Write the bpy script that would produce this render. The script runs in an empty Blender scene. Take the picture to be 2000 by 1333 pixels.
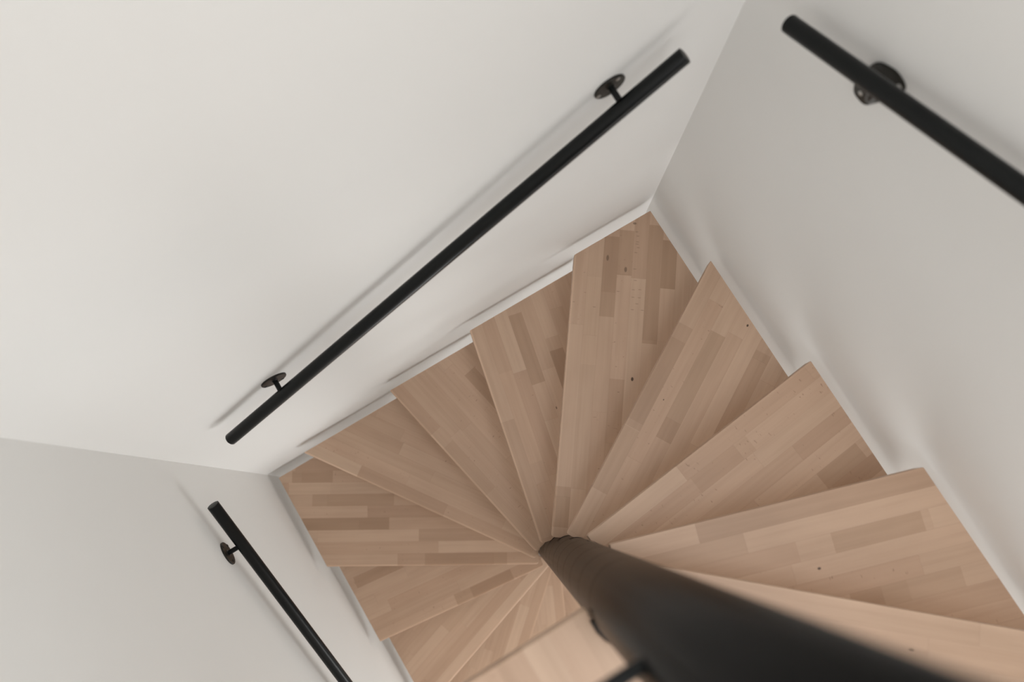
import bpy, bmesh, math, random
from math import sin, cos, pi, radians, degrees, hypot
from mathutils import Vector, Matrix, Euler
random.seed(7)
S = bpy.context.scene
COL = S.collection

# ------------------------------------------------------------------ measures
H = 0.19821                 # rise of one step
E0 = 0.0561                 # the nosing line passes this far from the column axis
HALF = 0.75                 # half side of the square stair
WALL = 0.785                # distance from the axis to each wall
TH = 0.040                  # tread thickness
FRONT = {-2: -65.0, -1: -40.91, 0: -17.59, 1: 6.00, 2: 30.17, 3: 53.80, 4: 77.66, 5: 101.78, 6: 124.91,
         7: 149.68, 8: 173.12, 9: 197.44, 10: 220.66, 11: 244.5, 12: 268.3, 13: 292.2, 14: 316.0}
LANDZ = 3 * H
FLOORZ = -15 * H
CR = 0.063                  # column radius

# ------------------------------------------------------------------ helpers
def link(o):
    COL.objects.link(o); return o

def build(name, bm, mat, parent=None, smooth=False, loc=(0, 0, 0), rotz=0.0):
    me = bpy.data.meshes.new(name)
    bmesh.ops.recalc_face_normals(bm, faces=bm.faces[:])
    bm.to_mesh(me); bm.free()
    if smooth:
        for f in me.polygons: f.use_smooth = True
        me.set_sharp_from_angle(angle=radians(35))
    o = bpy.data.objects.new(name, me)
    if mat: me.materials.append(mat)
    o.location = loc; o.rotation_euler = (0, 0, rotz)
    link(o)
    if parent: o.parent = parent
    return o

def thing(name, label, cat, loc=(0, 0, 0)):
    o = bpy.data.objects.new(name, None); o.location = loc; o.empty_display_size = .1
    link(o); o['label'] = label; o['category'] = cat
    return o

def structure(name, bm, mat):
    o = build(name, bm, mat); o['kind'] = 'structure'; return o

def box(bm, x0, x1, y0, y1, z0, z1):
    v = [bm.verts.new(p) for p in ((x0, y0, z0), (x1, y0, z0), (x1, y1, z0), (x0, y1, z0),
                                   (x0, y0, z1), (x1, y0, z1), (x1, y1, z1), (x0, y1, z1))]
    for f in ((0, 3, 2, 1), (4, 5, 6, 7), (0, 1, 5, 4), (1, 2, 6, 5), (2, 3, 7, 6), (3, 0, 4, 7)):
        bm.faces.new([v[i] for i in f])

def sweep(bm, stations, seg=40):
    """stations: list of (point, direction, radius); capped tube through them"""
    rings = []
    for p, d, r in stations:
        d = Vector(d).normalized()
        a = d.orthogonal().normalized()
        if rings and True:
            a = (ref - d * ref.dot(d)).normalized()
        ref = a
        b = d.cross(a)
        rings.append([bm.verts.new(Vector(p) + (a * cos(2 * pi * k / seg) + b * sin(2 * pi * k / seg)) * r) for k in range(seg)])
    for r0, r1 in zip(rings, rings[1:]):
        for k in range(seg):
            bm.faces.new((r0[k], r0[(k + 1) % seg], r1[(k + 1) % seg], r1[k]))
    bm.faces.new(rings[0][::-1]); bm.faces.new(rings[-1])

def capped_tube(bm, a, b, r, rnd=0.004, seg=48):
    a, b = Vector(a), Vector(b); d = (b - a).normalized()
    st = []
    n = 5
    for k in range(n + 1):
        t = pi / 2 * k / n
        st.append((a + d * rnd * (1 - sin(t)), d, r - rnd + rnd * sin(t) if False else r - rnd * (1 - cos(pi / 2 - t))))
    for k in range(n, -1, -1):
        t = pi / 2 * k / n
        st.append((b - d * rnd * (1 - sin(t)), d, r - rnd * (1 - cos(pi / 2 - t))))
    sweep(bm, st, seg)

def clip(poly, n, c):
    """keep the part of the polygon with n.p <= c"""
    out = []
    for i in range(len(poly)):
        a, b = poly[i], poly[(i + 1) % len(poly)]
        da, db = a.dot(n) - c, b.dot(n) - c
        if da <= 0: out.append(a)
        if (da < 0 < db) or (db < 0 < da): out.append(a + (b - a) * (da / (da - db)))
    return out

def round_corners(poly, r, n=5):
    out = []
    m = len(poly)
    for i in range(m):
        p0, p, p1 = poly[i - 1], poly[i], poly[(i + 1) % m]
        u, v = (p0 - p), (p1 - p)
        lu, lv = u.length, v.length
        ang = u.angle(v) if lu > 1e-9 and lv > 1e-9 else pi
        rr = r(i, p) if callable(r) else r
        t = min(rr, lu * .45, lv * .45)
        if ang > radians(150) or t < 5e-4: out.append(p); continue
        a, b = p + u.normalized() * t, p + v.normalized() * t
        for k in range(n + 1):
            s = k / n
            out.append(a * (1 - s) ** 2 + p * 2 * s * (1 - s) + b * s * s)
    return out

def slab(poly, z0, z1, bev=0.004):
    bm = bmesh.new()
    lo = [bm.verts.new((p.x, p.y, z0)) for p in poly]
    hi = [bm.verts.new((p.x, p.y, z1)) for p in poly]
    n = len(poly)
    bm.faces.new(lo[::-1]); bm.faces.new(hi)
    for k in range(n): bm.faces.new((lo[k], lo[(k + 1) % n], hi[(k + 1) % n], hi[k]))
    bmesh.ops.recalc_face_normals(bm, faces=bm.faces[:])
    if bev:
        ed = [e for e in bm.edges if abs(e.verts[0].co.z - e.verts[1].co.z) < 1e-6]
        bmesh.ops.bevel(bm, geom=ed, offset=bev, segments=3, profile=.5, affect='EDGES', clamp_overlap=True)
    return bm

# ------------------------------------------------------------------ materials
def nt(name):
    m = bpy.data.materials.new(name); m.use_nodes = True
    t = m.node_tree; b = t.nodes['Principled BSDF']
    return m, t, b

class G:
    """small helper to write node graphs"""
    def __init__(s, t): s.t = t
    def n(s, typ, **kw):
        o = s.t.nodes.new(typ)
        for k, v in kw.items(): setattr(o, k, v)
        return o
    def put(s, sock, v):
        if isinstance(v, bpy.types.NodeSocket): s.t.links.new(v, sock)
        else: sock.default_value = v
    def m(s, op, a, b=0.0, c=None):
        o = s.n('ShaderNodeMath', operation=op); s.put(o.inputs[0], a); s.put(o.inputs[1], b)
        if c is not None: s.put(o.inputs[2], c)
        return o.outputs[0]
    def xyz(s, x, y, z):
        o = s.n('ShaderNodeCombineXYZ'); s.put(o.inputs[0], x); s.put(o.inputs[1], y); s.put(o.inputs[2], z); return o.outputs[0]
    def wn(s, v):
        o = s.n('ShaderNodeTexWhiteNoise', noise_dimensions='3D'); s.put(o.inputs['Vector'], v); return o.outputs['Value']
    def noise(s, v, scale, detail=3.0, rough=.55):
        o = s.n('ShaderNodeTexNoise'); s.put(o.inputs['Vector'], v); o.inputs['Scale'].default_value = scale
        o.inputs['Detail'].default_value = detail; o.inputs['Roughness'].default_value = rough; return o.outputs['Fac']
    def mix(s, f, a, b, blend='MIX'):
        o = s.n('ShaderNodeMix', data_type='RGBA', blend_type=blend)
        s.put(o.inputs[0], f); s.put(o.inputs[6], a); s.put(o.inputs[7], b); return o.outputs[2]
    def ramp(s, f, stops):
        o = s.n('ShaderNodeValToRGB'); cr = o.color_ramp
        while len(cr.elements) < len(stops): cr.elements.new(.5)
        for e, (p, c) in zip(cr.elements, stops): e.position = p; e.color = (*c, 1) if len(c) == 3 else c
        s.put(o.inputs[0], f); return o.outputs[0]
    def smooth(s, v, a, b):
        o = s.n('ShaderNodeMapRange', interpolation_type='SMOOTHSTEP'); s.put(o.inputs[0], v)
        o.inputs[1].default_value = a; o.inputs[2].default_value = b; return o.outputs[0]

def wood_material(name, seed, knots=(), pieces=(), row=0.0437, edge=1.2):
    m, t, b = nt(name); g = G(t)
    co = g.n('ShaderNodeTexCoord').outputs['Object']
    sp = g.n('ShaderNodeSeparateXYZ'); g.put(sp.inputs[0], co)
    x, y, z = sp.outputs
    yy = g.m('DIVIDE', g.m('SUBTRACT', E0, y), row)
    r = g.m('FLOOR', yy)
    fr = g.m('SUBTRACT', yy, r)
    ln = g.m('ADD', .30, g.m('MULTIPLY', g.wn(g.xyz(r, seed, 3.1)), .26))
    off = g.m('MULTIPLY', g.wn(g.xyz(r, seed, 7.7)), 3.0)
    u = g.m('ADD', g.m('DIVIDE', x, ln), off)
    c = g.m('FLOOR', u)
    rnd = g.wn(g.xyz(r, c, seed + .37))
    rnd2 = g.wn(g.xyz(r, c, seed + 5.91))
    base = g.ramp(rnd, [(0.0, (.430, .285, .193)), (.12, (.480, .326, .225)), (.35, (.510, .352, .246)),
                        (.75, (.540, .378, .268)), (1.0, (.570, .404, .290))])
    warm = g.mix(g.m('MULTIPLY', rnd2, .35), base, (.50, .322, .220, 1), 'MIX')
    for pr, px0, px1, tone in pieces:       # single staves that stand out darker or paler
        tone = 1 + (tone - 1) * .82
        k = g.m('COMPARE', r, float(pr), .1)
        k = g.m('MULTIPLY', k, g.m('MULTIPLY', g.m('GREATER_THAN', x, px0), g.m('LESS_THAN', x, px1)))
        warm = g.mix(k, warm, g.mix(1, warm, (tone, tone * (1 - (1 - tone) * .22) if tone < 1 else tone, tone * (1 - (1 - tone) * .5) if tone < 1 else tone, 1), 'MULTIPLY'))
    # grain, long streaks along the stave, shifted per stave
    gv = g.xyz(g.m('ADD', g.m('MULTIPLY', x, 1.6), g.m('MULTIPLY', rnd, 40)), g.m('ADD', g.m('MULTIPLY', y, 48), g.m('MULTIPLY', rnd2, 30)), seed)
    gr = g.noise(gv, 1.6, 4, .6)
    col = g.mix(g.smooth(gr, .3, .8), g.mix(1, warm, (1.02, 1.02, 1.025, 1), 'MULTIPLY'), g.mix(1, warm, (.93, .92, .91, 1), 'MULTIPLY'))
    # broad cloudiness
    cl = g.noise(g.xyz(g.m('MULTIPLY', x, 3), g.m('MULTIPLY', y, 9), seed + 9), 1.5, 2)
    col = g.mix(g.smooth(cl, .3, .75), col, g.mix(1, col, (.93, .92, .91, 1), 'MULTIPLY'))
    # beech flecks: tiny dark dashes on some staves
    fk = g.noise(g.xyz(g.m('MULTIPLY', x, 190), g.m('MULTIPLY', y, 70), seed + 2), 1.0, 1)
    fm = g.m('MULTIPLY', g.smooth(fk, .70, .80), g.smooth(rnd2, .55, .8))
    col = g.mix(g.m('MULTIPLY', fm, .6), col, (.20, .11, .07, 1))
    # hairline glue joints
    j = g.m('MINIMUM', fr, g.m('SUBTRACT', 1, fr))
    jm = g.m('SUBTRACT', 1, g.smooth(j, 0.0, .035))
    uf = g.m('SUBTRACT', u, c)
    je = g.m('SUBTRACT', 1, g.smooth(g.m('MINIMUM', uf, g.m('SUBTRACT', 1, uf)), 0, .004))
    col = g.mix(g.m('MULTIPLY', g.m('MAXIMUM', jm, je), .09), col, (.16, .09, .05, 1))
    for kx, ky, rx, ry, dark in knots:
        dx = g.m('DIVIDE', g.m('SUBTRACT', x, kx), rx); dy = g.m('DIVIDE', g.m('SUBTRACT', y, ky), ry)
        d = g.m('ADD', g.m('MULTIPLY', dx, dx), g.m('MULTIPLY', dy, dy))
        col = g.mix(g.m('MULTIPLY', g.m('SUBTRACT', 1, g.smooth(d, .35, 1.25)), dark), col, (.060, .030, .015, 1))
    # light catching the eased nosing, painted in as a paler colour
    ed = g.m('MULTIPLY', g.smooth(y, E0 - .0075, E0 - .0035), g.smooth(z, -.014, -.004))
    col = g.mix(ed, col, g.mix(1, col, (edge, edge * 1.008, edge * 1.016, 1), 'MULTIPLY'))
    g.put(b.inputs['Base Color'], col)
    b.inputs['Roughness'].default_value = .45
    b.inputs['Specular IOR Level'].default_value = .45
    bp = g.n('ShaderNodeBump'); bp.inputs['Strength'].default_value = .06; bp.inputs['Distance'].default_value = .001
    g.put(bp.inputs['Height'], gr); g.put(b.inputs['Normal'], bp.outputs[0])
    return m

def plain(name, col, rough, metal=0.0, spec=.5, bump=0.0, bscale=60.0, vary=0.0):
    m, t, b = nt(name); g = G(t)
    b.inputs['Base Color'].default_value = (*col, 1); b.inputs['Roughness'].default_value = rough
    b.inputs['Metallic'].default_value = metal; b.inputs['Specular IOR Level'].default_value = spec
    co = g.n('ShaderNodeTexCoord').outputs['Object']
    if vary:
        n1 = g.noise(co, 1.7, 4)
        g.put(b.inputs['Base Color'], g.mix(g.smooth(n1, .25, .75), (*[c * (1 - vary) for c in col], 1), (*[min(1, c * (1 + vary)) for c in col], 1)))
    if bump:
        bp = g.n('ShaderNodeBump'); bp.inputs['Strength'].default_value = bump; bp.inputs['Distance'].default_value = .0006
        g.put(bp.inputs['Height'], g.noise(co, bscale, 3)); g.put(b.inputs['Normal'], bp.outputs[0])
    return m

M_WALL = plain('white_wall_paint', (.755, .747, .726), .75, spec=.25, bump=.12, bscale=220, vary=.006)
M_FLOOR = plain('pale_floor', (.62, .58, .53), .5, vary=.03)
M_RAIL = plain('black_powder_coat_rail', (.0016, .0024, .0025), .30, spec=.26, bump=.10, bscale=420)
M_COLUMN = plain('black_satin_column', (.0020, .0019, .0016), .27, spec=.045, bump=.05, bscale=160)
M_CAP = plain('grey_end_cap', (.050, .050, .046), .55, spec=.3)
M_PLATE = plain('dark_bronze_bracket', (.011, .0095, .0065), .45, spec=.35)
M_SCREW = plain('screw_steel', (.55, .54, .52), .3, metal=1.0)
M_HOLE = plain('screw_recess', (.006, .006, .006), .6)
M_GAP = plain('gap_shade_black', (.006, .006, .006), .6)

# ------------------------------------------------------------------ the stairwell
TOP = 3.0; BACK = -2.2
bm = bmesh.new(); box(bm, -WALL - .12, WALL + .12, WALL, WALL + .12, FLOORZ, TOP); structure('wall_back', bm, M_WALL)
bm = bmesh.new(); box(bm, WALL, WALL + .12, BACK, WALL, FLOORZ, TOP); structure('wall_right', bm, M_WALL)
bm = bmesh.new(); box(bm, -WALL - .12, -WALL, BACK, WALL, FLOORZ, TOP); structure('wall_left', bm, M_WALL)
bm = bmesh.new(); box(bm, -3.2, 3.2, -4.4, WALL + .12, FLOORZ - .1, FLOORZ); structure('floor', bm, M_FLOOR)

bm = bmesh.new(); box(bm, -WALL, WALL, BACK, -HALF - .004, LANDZ - .25, LANDZ - .001); structure('floor_upper', bm, M_FLOOR)

# ------------------------------------------------------------------ staircase
stair = thing('spiral_staircase', 'square spiral staircase of pale beech treads turning round a black central column', 'staircase', (0, 0, FLOORZ))

def cax(z):                 # column axis
    return Vector((.0095 + .0030 * z, .0036 + .0011 * z))

def nvec(a): return Vector((-sin(a), cos(a)))
def dvec(a): return Vector((cos(a), sin(a)))

SQ = [Vector((-HALF, -HALF)), Vector((HALF, -HALF)), Vector((HALF, HALF)), Vector((-HALF, HALF))]

def cut_column(poly, c, r):
    """cut the inner end of the (counterclockwise) polygon to a concave arc of radius r about c; poly is radial, its inner corners lie inside the circle"""
    n = len(poly)
    inside = [(p - c).length < r for p in poly]
    if not any(inside): return poly
    out = []
    for i in range(n):
        a, b = poly[i], poly[(i + 1) % n]
        if not inside[i]: out.append(a)
        if inside[i] != inside[(i + 1) % n]:
            lo, hi = 0.0, 1.0
            for _ in range(40):
                mid = (lo + hi) / 2
                if ((a + (b - a) * mid - c).length < r) == inside[i]: lo = mid
                else: hi = mid
            out.append(('x', a + (b - a) * lo, not inside[i]))
    res = []
    for k, q in enumerate(out):
        if isinstance(q, tuple):
            res.append(q[1])
            if q[2]:       # entering the circle: arc to the next crossing
                q2 = out[(k + 1) % len(out)]
                a0 = math.atan2(*(q[1] - c).yx); a1 = math.atan2(*(q2[1] - c).yx)
                dd = (a1 - a0 + pi) % (2 * pi) - pi
                for s in range(1, 10): res.append(c + Vector((cos(a0 + dd * s / 10), sin(a0 + dd * s / 10))) * r)
        else: res.append(q)
    return res

def tread_poly(i):
    a = radians(FRONT[i]); up = radians(FRONT[i - 1] if i - 1 in FRONT else -89.0)
    p = clip(SQ, nvec(a), E0)
    p = clip(p, -nvec(up), -(E0 - .030))
    mid = (a + up) / 2
    c = cax(-i * H)
    p = clip(p, -dvec(mid), -.02)
    p = cut_column(p, c, CR + .001)
    p = clip(p, -dvec(a), -.060)
    return p, a

KNOTS = {3: [(.529, -.141, .0065, .0042, .95), (.857, -.100, .009, .0045, .6), (.888, -.044, .010, .0045, .55), (1.003, -.118, .004, .006, .55)],
         2: [(.784, -.113, .0042, .003, .95), (.493, -.005, .0022, .0018, .9)],
         0: [(.483, -.097, .0042, .003, .95)], 4: [(.436, -.124, .005, .0022, .7)],
         -1: [(.60, -.015, .006, .003, .5)]}
PIECES = {3: [(2, 0.708, 0.956, 0.80), (3, 0.839, 0.979, 0.77), (5, 0.638, 1.003, 0.79), (6, 0.809, 0.959, 0.68), (3, 0.282, 0.525, 0.84), (0, 0.089, 0.203, 0.84), (1, 0.56, 0.826, 1.06)],
          4: [(3, 0.527, 0.761, 0.78), (5, 0.429, 0.654, 0.88), (1, 0.297, 0.593, 1.07)],
          5: [(5, 0.481, 0.645, 0.78), (0, 0.302, 0.512, 0.93)],
          2: [(0, 0.406, 0.658, 0.90), (2, 0.396, 0.725, 0.80), (0, 0.198, 0.385, 0.86), (5, 0.478, 0.736, 0.88)],
          1: [(5, 0.59, 0.714, 0.82), (6, 0.557, 0.741, 0.86), (1, 0.341, 0.512, 0.90)],
          0: [(2, 0.528, 0.732, 0.84), (5, 0.53, 0.657, 0.82), (5, 0.657, 0.779, 0.88)],
          7: [(3, 0.611, 0.933, 0.72), (5, 0.594, 0.898, 0.85), (7, 0.824, 0.976, 0.80), (0, 0.176, 0.478, 0.85), (6, 0.832, 0.995, 1.05)],
          8: [(5, 0.56, 0.754, 0.82), (0, 0.186, 0.424, 0.80)],
          9: [(3, 0.291, 0.533, 0.88)]}
for fx_, fy_ in [(0.977, -0.126), (0.964, -0.13), (0.946, -0.13), (0.939, -0.129), (0.928, -0.133), (0.912, -0.127), (0.861, -0.127), (0.826, -0.131), (0.797, -0.127), (0.799, -0.146), (0.774, -0.127), (0.774, -0.146), (0.755, -0.14), (0.736, -0.128), (0.737, -0.157), (0.788, -0.082), (0.734, -0.015)]:     # beech ray flecks on one stave
    KNOTS[3].append((fx_, fy_, .0011, .0055, .42))
for i in sorted(FRONT):
    poly, a = tread_poly(i)
    R = Matrix.Rotation(-a, 2)
    loc = [R @ q for q in poly]
    loc = round_corners(loc, lambda k, q: .012 if q.length < .2 else .003)
    bm = slab(loc, -TH, 0, .006)
    mat = wood_material('beech_stave_board', 11.3 + i * 3.17, KNOTS.get(i, ()), PIECES.get(i, ()), edge=1.2 if i >= 4 else 1.13 if i == 3 else 1.05)  # painted edge light is weaker on the upper treads
    build('tread', bm, mat, stair, loc=(0, 0, -i * H - FLOORZ), rotz=a)

# landing board
lp = [Vector((-HALF, -HALF)), Vector((E0, -HALF)), Vector((E0, .031)), Vector((-HALF, .031))]
lp = cut_column(lp, cax(LANDZ), CR + .0048)
R = Matrix.Rotation(-radians(-90), 2)
lp = round_corners([R @ q for q in lp], .012)
landing = build('landing', slab(lp, -TH, 0, .0045), wood_material('beech_landing_board', 91.7), stair, loc=(0, 0, LANDZ - FLOORZ), rotz=radians(-90))

# column: one tube, with collars where the treads are fixed
def circ(c, r, z, n=72): return [(Vector((c.x + r * cos(2 * pi * k / n), c.y + r * sin(2 * pi * k / n), z))) for k in range(n)]
def lathe(bm, prof, n=72):
    rings = [[bm.verts.new(p) for p in circ(cax(z), r, z - FLOORZ, n)] for r, z in prof]
    for r0, r1 in zip(rings, rings[1:]):
        for k in range(n): bm.faces.new((r0[k], r0[(k + 1) % n], r1[(k + 1) % n], r1[k]))
    bm.faces.new(rings[0][::-1]); bm.faces.new(rings[-1])
ZTOP = LANDZ + 1.02
bm = bmesh.new()
prof = [(CR, FLOORZ + .0)]
for z in [-k * H for k in range(14, -3, -1)] + [LANDZ]:
    zz = z - .002
    prof += [(CR, zz - .0018), (CR - .0009, zz - .0006), (CR - .0009, zz + .0006), (CR, zz + .0018)]
prof += [(CR, ZTOP - .01), (CR - .003, ZTOP - .003), (CR - .01, ZTOP)]
lathe(bm, prof)
column = build('column', bm, M_COLUMN, stair, smooth=True)

bm = bmesh.new()          # black strip added as the shade in the gap between landing and column
c = cax(LANDZ); rows_ = []
for k in range(41):
    t = radians(176 + 92 * k / 40); u = Vector((cos(t), sin(t)))
    rows_.append([bm.verts.new((c.x + u.x * r - 0, c.y + u.y * r, z)) for r, z in ((CR - .001, LANDZ - FLOORZ - TH), (CR + .0047, LANDZ - FLOORZ - TH), (CR + .0047, LANDZ - FLOORZ - .0035), (CR - .001, LANDZ - FLOORZ - .0035))])
for p0, p1 in zip(rows_, rows_[1:]):
    for k in range(4): bm.faces.new((p0[k], p0[(k + 1) % 4], p1[(k + 1) % 4], p1[k]))
bm.faces.new(rows_[0]); bm.faces.new(rows_[-1][::-1])
gap_shade = build('gap_shade', bm, M_GAP, column, smooth=True); gap_shade['label'] = 'black strip standing in for the shade in the gap between column and landing'

# ------------------------------------------------------------------ landing guard rail
LBAR = 1.105
x0 = -HALF + .03
bm = bmesh.new()
capped_tube(bm, (x0, .034, LBAR - FLOORZ), (cax(LBAR).x - .055, .034, LBAR - FLOORZ), .0075, .002, 24)
guard = build('guard_rail', bm, M_RAIL, stair, smooth=True); guard['label'] = 'thin black bar above the landing edge'
bm = bmesh.new(); box(bm, x0 - .015, x0 + .015, -.005, .025, LANDZ - FLOORZ, LBAR - FLOORZ - .004); build('post', bm, M_RAIL, guard)

# ------------------------------------------------------------------ wall handrails
RR = 0.0162
def bracket(parent, wall_pt, inward, rail_pt, shape, screws, mat=M_PLATE):
    """wall_pt: plate centre on the wall; shape: outline in (along, up) about it"""
    wp, inn = Vector(wall_pt), Vector(inward)
    up = Vector((0, 0, 1)); al = up.cross(inn)
    pl = Vector(parent.location)
    br = bpy.data.objects.new('bracket', None); br.location = wp - pl; br.empty_display_size = .03; link(br); br.parent = parent
    # plate
    bm = bmesh.new(); n = len(shape); th = .0045
    def ring(sc, d): return [bm.verts.new(al * (p[0] * sc) + up * (p[1] * sc) + inn * d) for p in shape]
    rs = [ring(1, 0), ring(1, th - .0012), ring(.965, th)]
    for r0, r1 in zip(rs, rs[1:]):
        for k in range(n): bm.faces.new((r0[k], r0[(k + 1) % n], r1[(k + 1) % n], r1[k]))
    bm.faces.new(rs[0][::-1]); bm.faces.new(rs[-1])
    build('mounting_plate', bm, mat, br, smooth=True)
    # arm: out from the plate and into the rail
    rp = Vector(rail_pt) - wp
    base = al * rp.dot(al)
    pts = []
    h = rp.dot(up); o = rp.dot(inn)
    p0 = base + inn * .003; p1 = base + inn * (o * .45); p2 = base + inn * o + up * h
    ctrl = base + inn * (o * .92) + up * (h * .1)
    st = []
    for k in range(17):
        t = k / 16
        q = p0 * (1 - t) ** 3 + p1 * 3 * t * (1 - t) ** 2 + ctrl * 3 * t * t * (1 - t) + p2 * t ** 3
        dq = (p1 - p0) * 3 * (1 - t) ** 2 + (ctrl - p1) * 6 * t * (1 - t) + (p2 - ctrl) * 3 * t * t
        st.append((q, dq, .0066))
    st = [(p0, inn, .0095), (p0 + inn * .002, inn, .0090), (p0 + inn * .0035, inn, .0066)] + st[2:]
    bm = bmesh.new(); sweep(bm, st, 28); build('arm', bm, M_RAIL, br, smooth=True)
    for sx, sz, bright in screws:
        bm = bmesh.new()
        q = al * sx + up * sz
        sweep(bm, [(q + inn * (th - .001), inn, .0046), (q + inn * (th + .0005), inn, .0046), (q + inn * (th + .0014), inn, .0030)], 20)
        build('screw', bm, M_SCREW if bright else M_HOLE, br, smooth=True)
    return br

def disc(r, squash=1.0, n=56): return [(r * cos(2 * pi * k / n), r * squash * sin(2 * pi * k / n)) for k in range(n)]
def rail(name_label, a, b, brackets):
    a, b = Vector(a), Vector(b)
    t = thing('handrail', name_label, 'handrail', a)
    d = (b - a)
    bm = bmesh.new(); capped_tube(bm, (0, 0, 0), d, RR, .0022); tube = build('tube', bm, M_RAIL, t, smooth=True)
    u = d.normalized()
    for q, v in ((Vector((0, 0, 0)), -u), (d, u)):
        bm = bmesh.new(); sweep(bm, [(q - v * .002, v, RR - .0022), (q + v * .0006, v, RR - .0022), (q + v * .0010, v, RR - .0028)], 40)
        build('end_cap', bm, M_CAP, tube, smooth=True)['label'] = 'flat grey disc closing the tube end'
    for wp, inn, s, shp, scr in brackets:
        bracket(t, wp, inn, a + d * s, shp, scr)
    return t

# rail on the big back wall
o = .05
A, B = Vector((-.599, WALL - o, -.354)), Vector((.607, WALL - o, .485))
fx = lambda x: (x - A.x) / (B.x - A.x)
rail('long black round handrail crossing the large upper-left wall, held by two brackets', A, B, [
    ((-.413, WALL, -.236), (0, -1, 0), fx(-.411), disc(.0335), [(-.026, -.008, 0), (.017, -.022, 0), (.010, .024, 0)]),
    ((.489, WALL, .404), (0, -1, 0), fx(.490), disc(.0335), [(-.025, -.010, 1), (.014, .020, 1), (.013, -.023, 0)])])

# rail on the right wall, nearest the camera
A, B = Vector((WALL - o, .653, .597)), Vector((WALL - o, -.42, .597 + 1.073 * .50))
fy = lambda y: (y - A.y) / (B.y - A.y)
tri = [Vector(q) for q in ((.032, .040), (-.006, .064), (-.036, .060), (-.036, .030), (-.004, -.058), (.026, -.062), (.036, -.040))]
tri = [(-q.x, q.y) for q in round_corners(tri, .022, 7)]
rail('thick black handrail on the right wall, cut off by the right edge of the photo', A, B, [
    ((WALL, .480, .615), (-1, 0, 0), fy(.466), [(p[0], p[1]) for p in tri], [(-.015, -.043, 1), (.026, .050, 1), (-.018, .045, 0)]),
    ((WALL, -.25, .98), (-1, 0, 0), fy(-.25), disc(.0335), [(.025, -.010, 0), (-.014, .021, 0), (-.010, -.024, 0)])])

# rail on the left wall
A, B = Vector((-WALL + o, .620, -.420)), Vector((-WALL + o, -.50, -.420 - 1.12 * .586))
fy = lambda y: (y - A.y) / (B.y - A.y)
rail('thin black handrail on the lower-left wall, running off the bottom edge', A, B, [
    ((-WALL, .500, -.503), (1, 0, 0), fy(.500), disc(.0335), [(.020, .020, 0), (.021, -.021, 0), (-.024, -.003, 0)]),
    ((-WALL, -.36, -.995), (1, 0, 0), fy(-.36), disc(.0335), [(.020, .020, 0), (.021, -.021, 0), (-.024, -.003, 0)])])

# ------------------------------------------------------------------ light
W = bpy.data.worlds.new('World'); S.world = W; W.use_nodes = True
g = G(W.node_tree); bg = W.node_tree.nodes['Background']
sep = g.n('ShaderNodeSeparateXYZ'); g.put(sep.inputs[0], g.n('ShaderNodeTexCoord').outputs['Generated'])
g.put(bg.inputs[0], g.ramp(g.m('MULTIPLY_ADD', sep.outputs[2], .5, .5), [(0, (.05, .05, .05)), (.54, (.06, .06, .06)), (.70, (1.0, 1.0, 1.0)), (.90, (.645, .645, .645)), (1.0, (.645, .645, .645))]))
bg.inputs[1].default_value = 1.70
def area(name, loc, target, sx, sy, power, col=(1, 1, 1)):
    l = bpy.data.lights.new(name, 'AREA'); l.shape = 'RECTANGLE'; l.size = sx; l.size_y = sy; l.energy = power; l.color = col
    ob = bpy.data.objects.new(name, l); ob.location = loc
    ob.rotation_euler = (Vector(target) - Vector(loc)).to_track_quat('-Z', 'Y').to_euler(); link(ob); return ob
area('daylight_lower_window', (.3, -2.6, -2.2), (-.1, .6, .2), 3.4, 1.8, 32)
area('fill_upper_left', (-.76, -1.05, 1.6), (.78, -.95, 1.0), .9, 1.4, 17)  # fill lamp added to brighten the right wall, no window behind it
area('fill_lower_left', (-.72, -1.5, -1.6), (.75, .3, -.2), 1.2, 1.8, 19)  # unseen fill, added to lift the low part of the right wall
area('fill_lower_right', (.755, -1.5, -.75), (-.8, -.35, -1.3), 1.2, 1.1, 38)  # added fill for the lower left wall and bottom treads
area('fill_overhead', (.62, -.62, 3.2), (.45, -.25, 0), 1.0, 1.3, 31)  # overhead fill added to light the tread tops, not a real skylight

# ------------------------------------------------------------------ camera
cd = bpy.data.cameras.new('Camera'); cam = bpy.data.objects.new('Camera', cd); link(cam)
cam.location = (-.07713, .21497, 1.92943)
rx, ry, rz = .18883, -.00595, -.54130
cam.rotation_euler = (Matrix.Rotation(rz, 3, 'Z') @ Matrix.Rotation(ry, 3, 'Y') @ Matrix.Rotation(rx, 3, 'X')).to_euler()
cd.sensor_width = 36; cd.lens = 1710.99 / 2000 * 36; cd.clip_start = .02
cd.dof.use_dof = True; cd.dof.focus_distance = 2.45; cd.dof.aperture_fstop = 2.0
S.camera = cam
S.view_settings.view_transform = 'Standard'; S.view_settings.look = 'None'
S.view_settings.exposure = -0.08; S.view_settings.gamma = 1.0; S.view_settings.use_curve_mapping = False
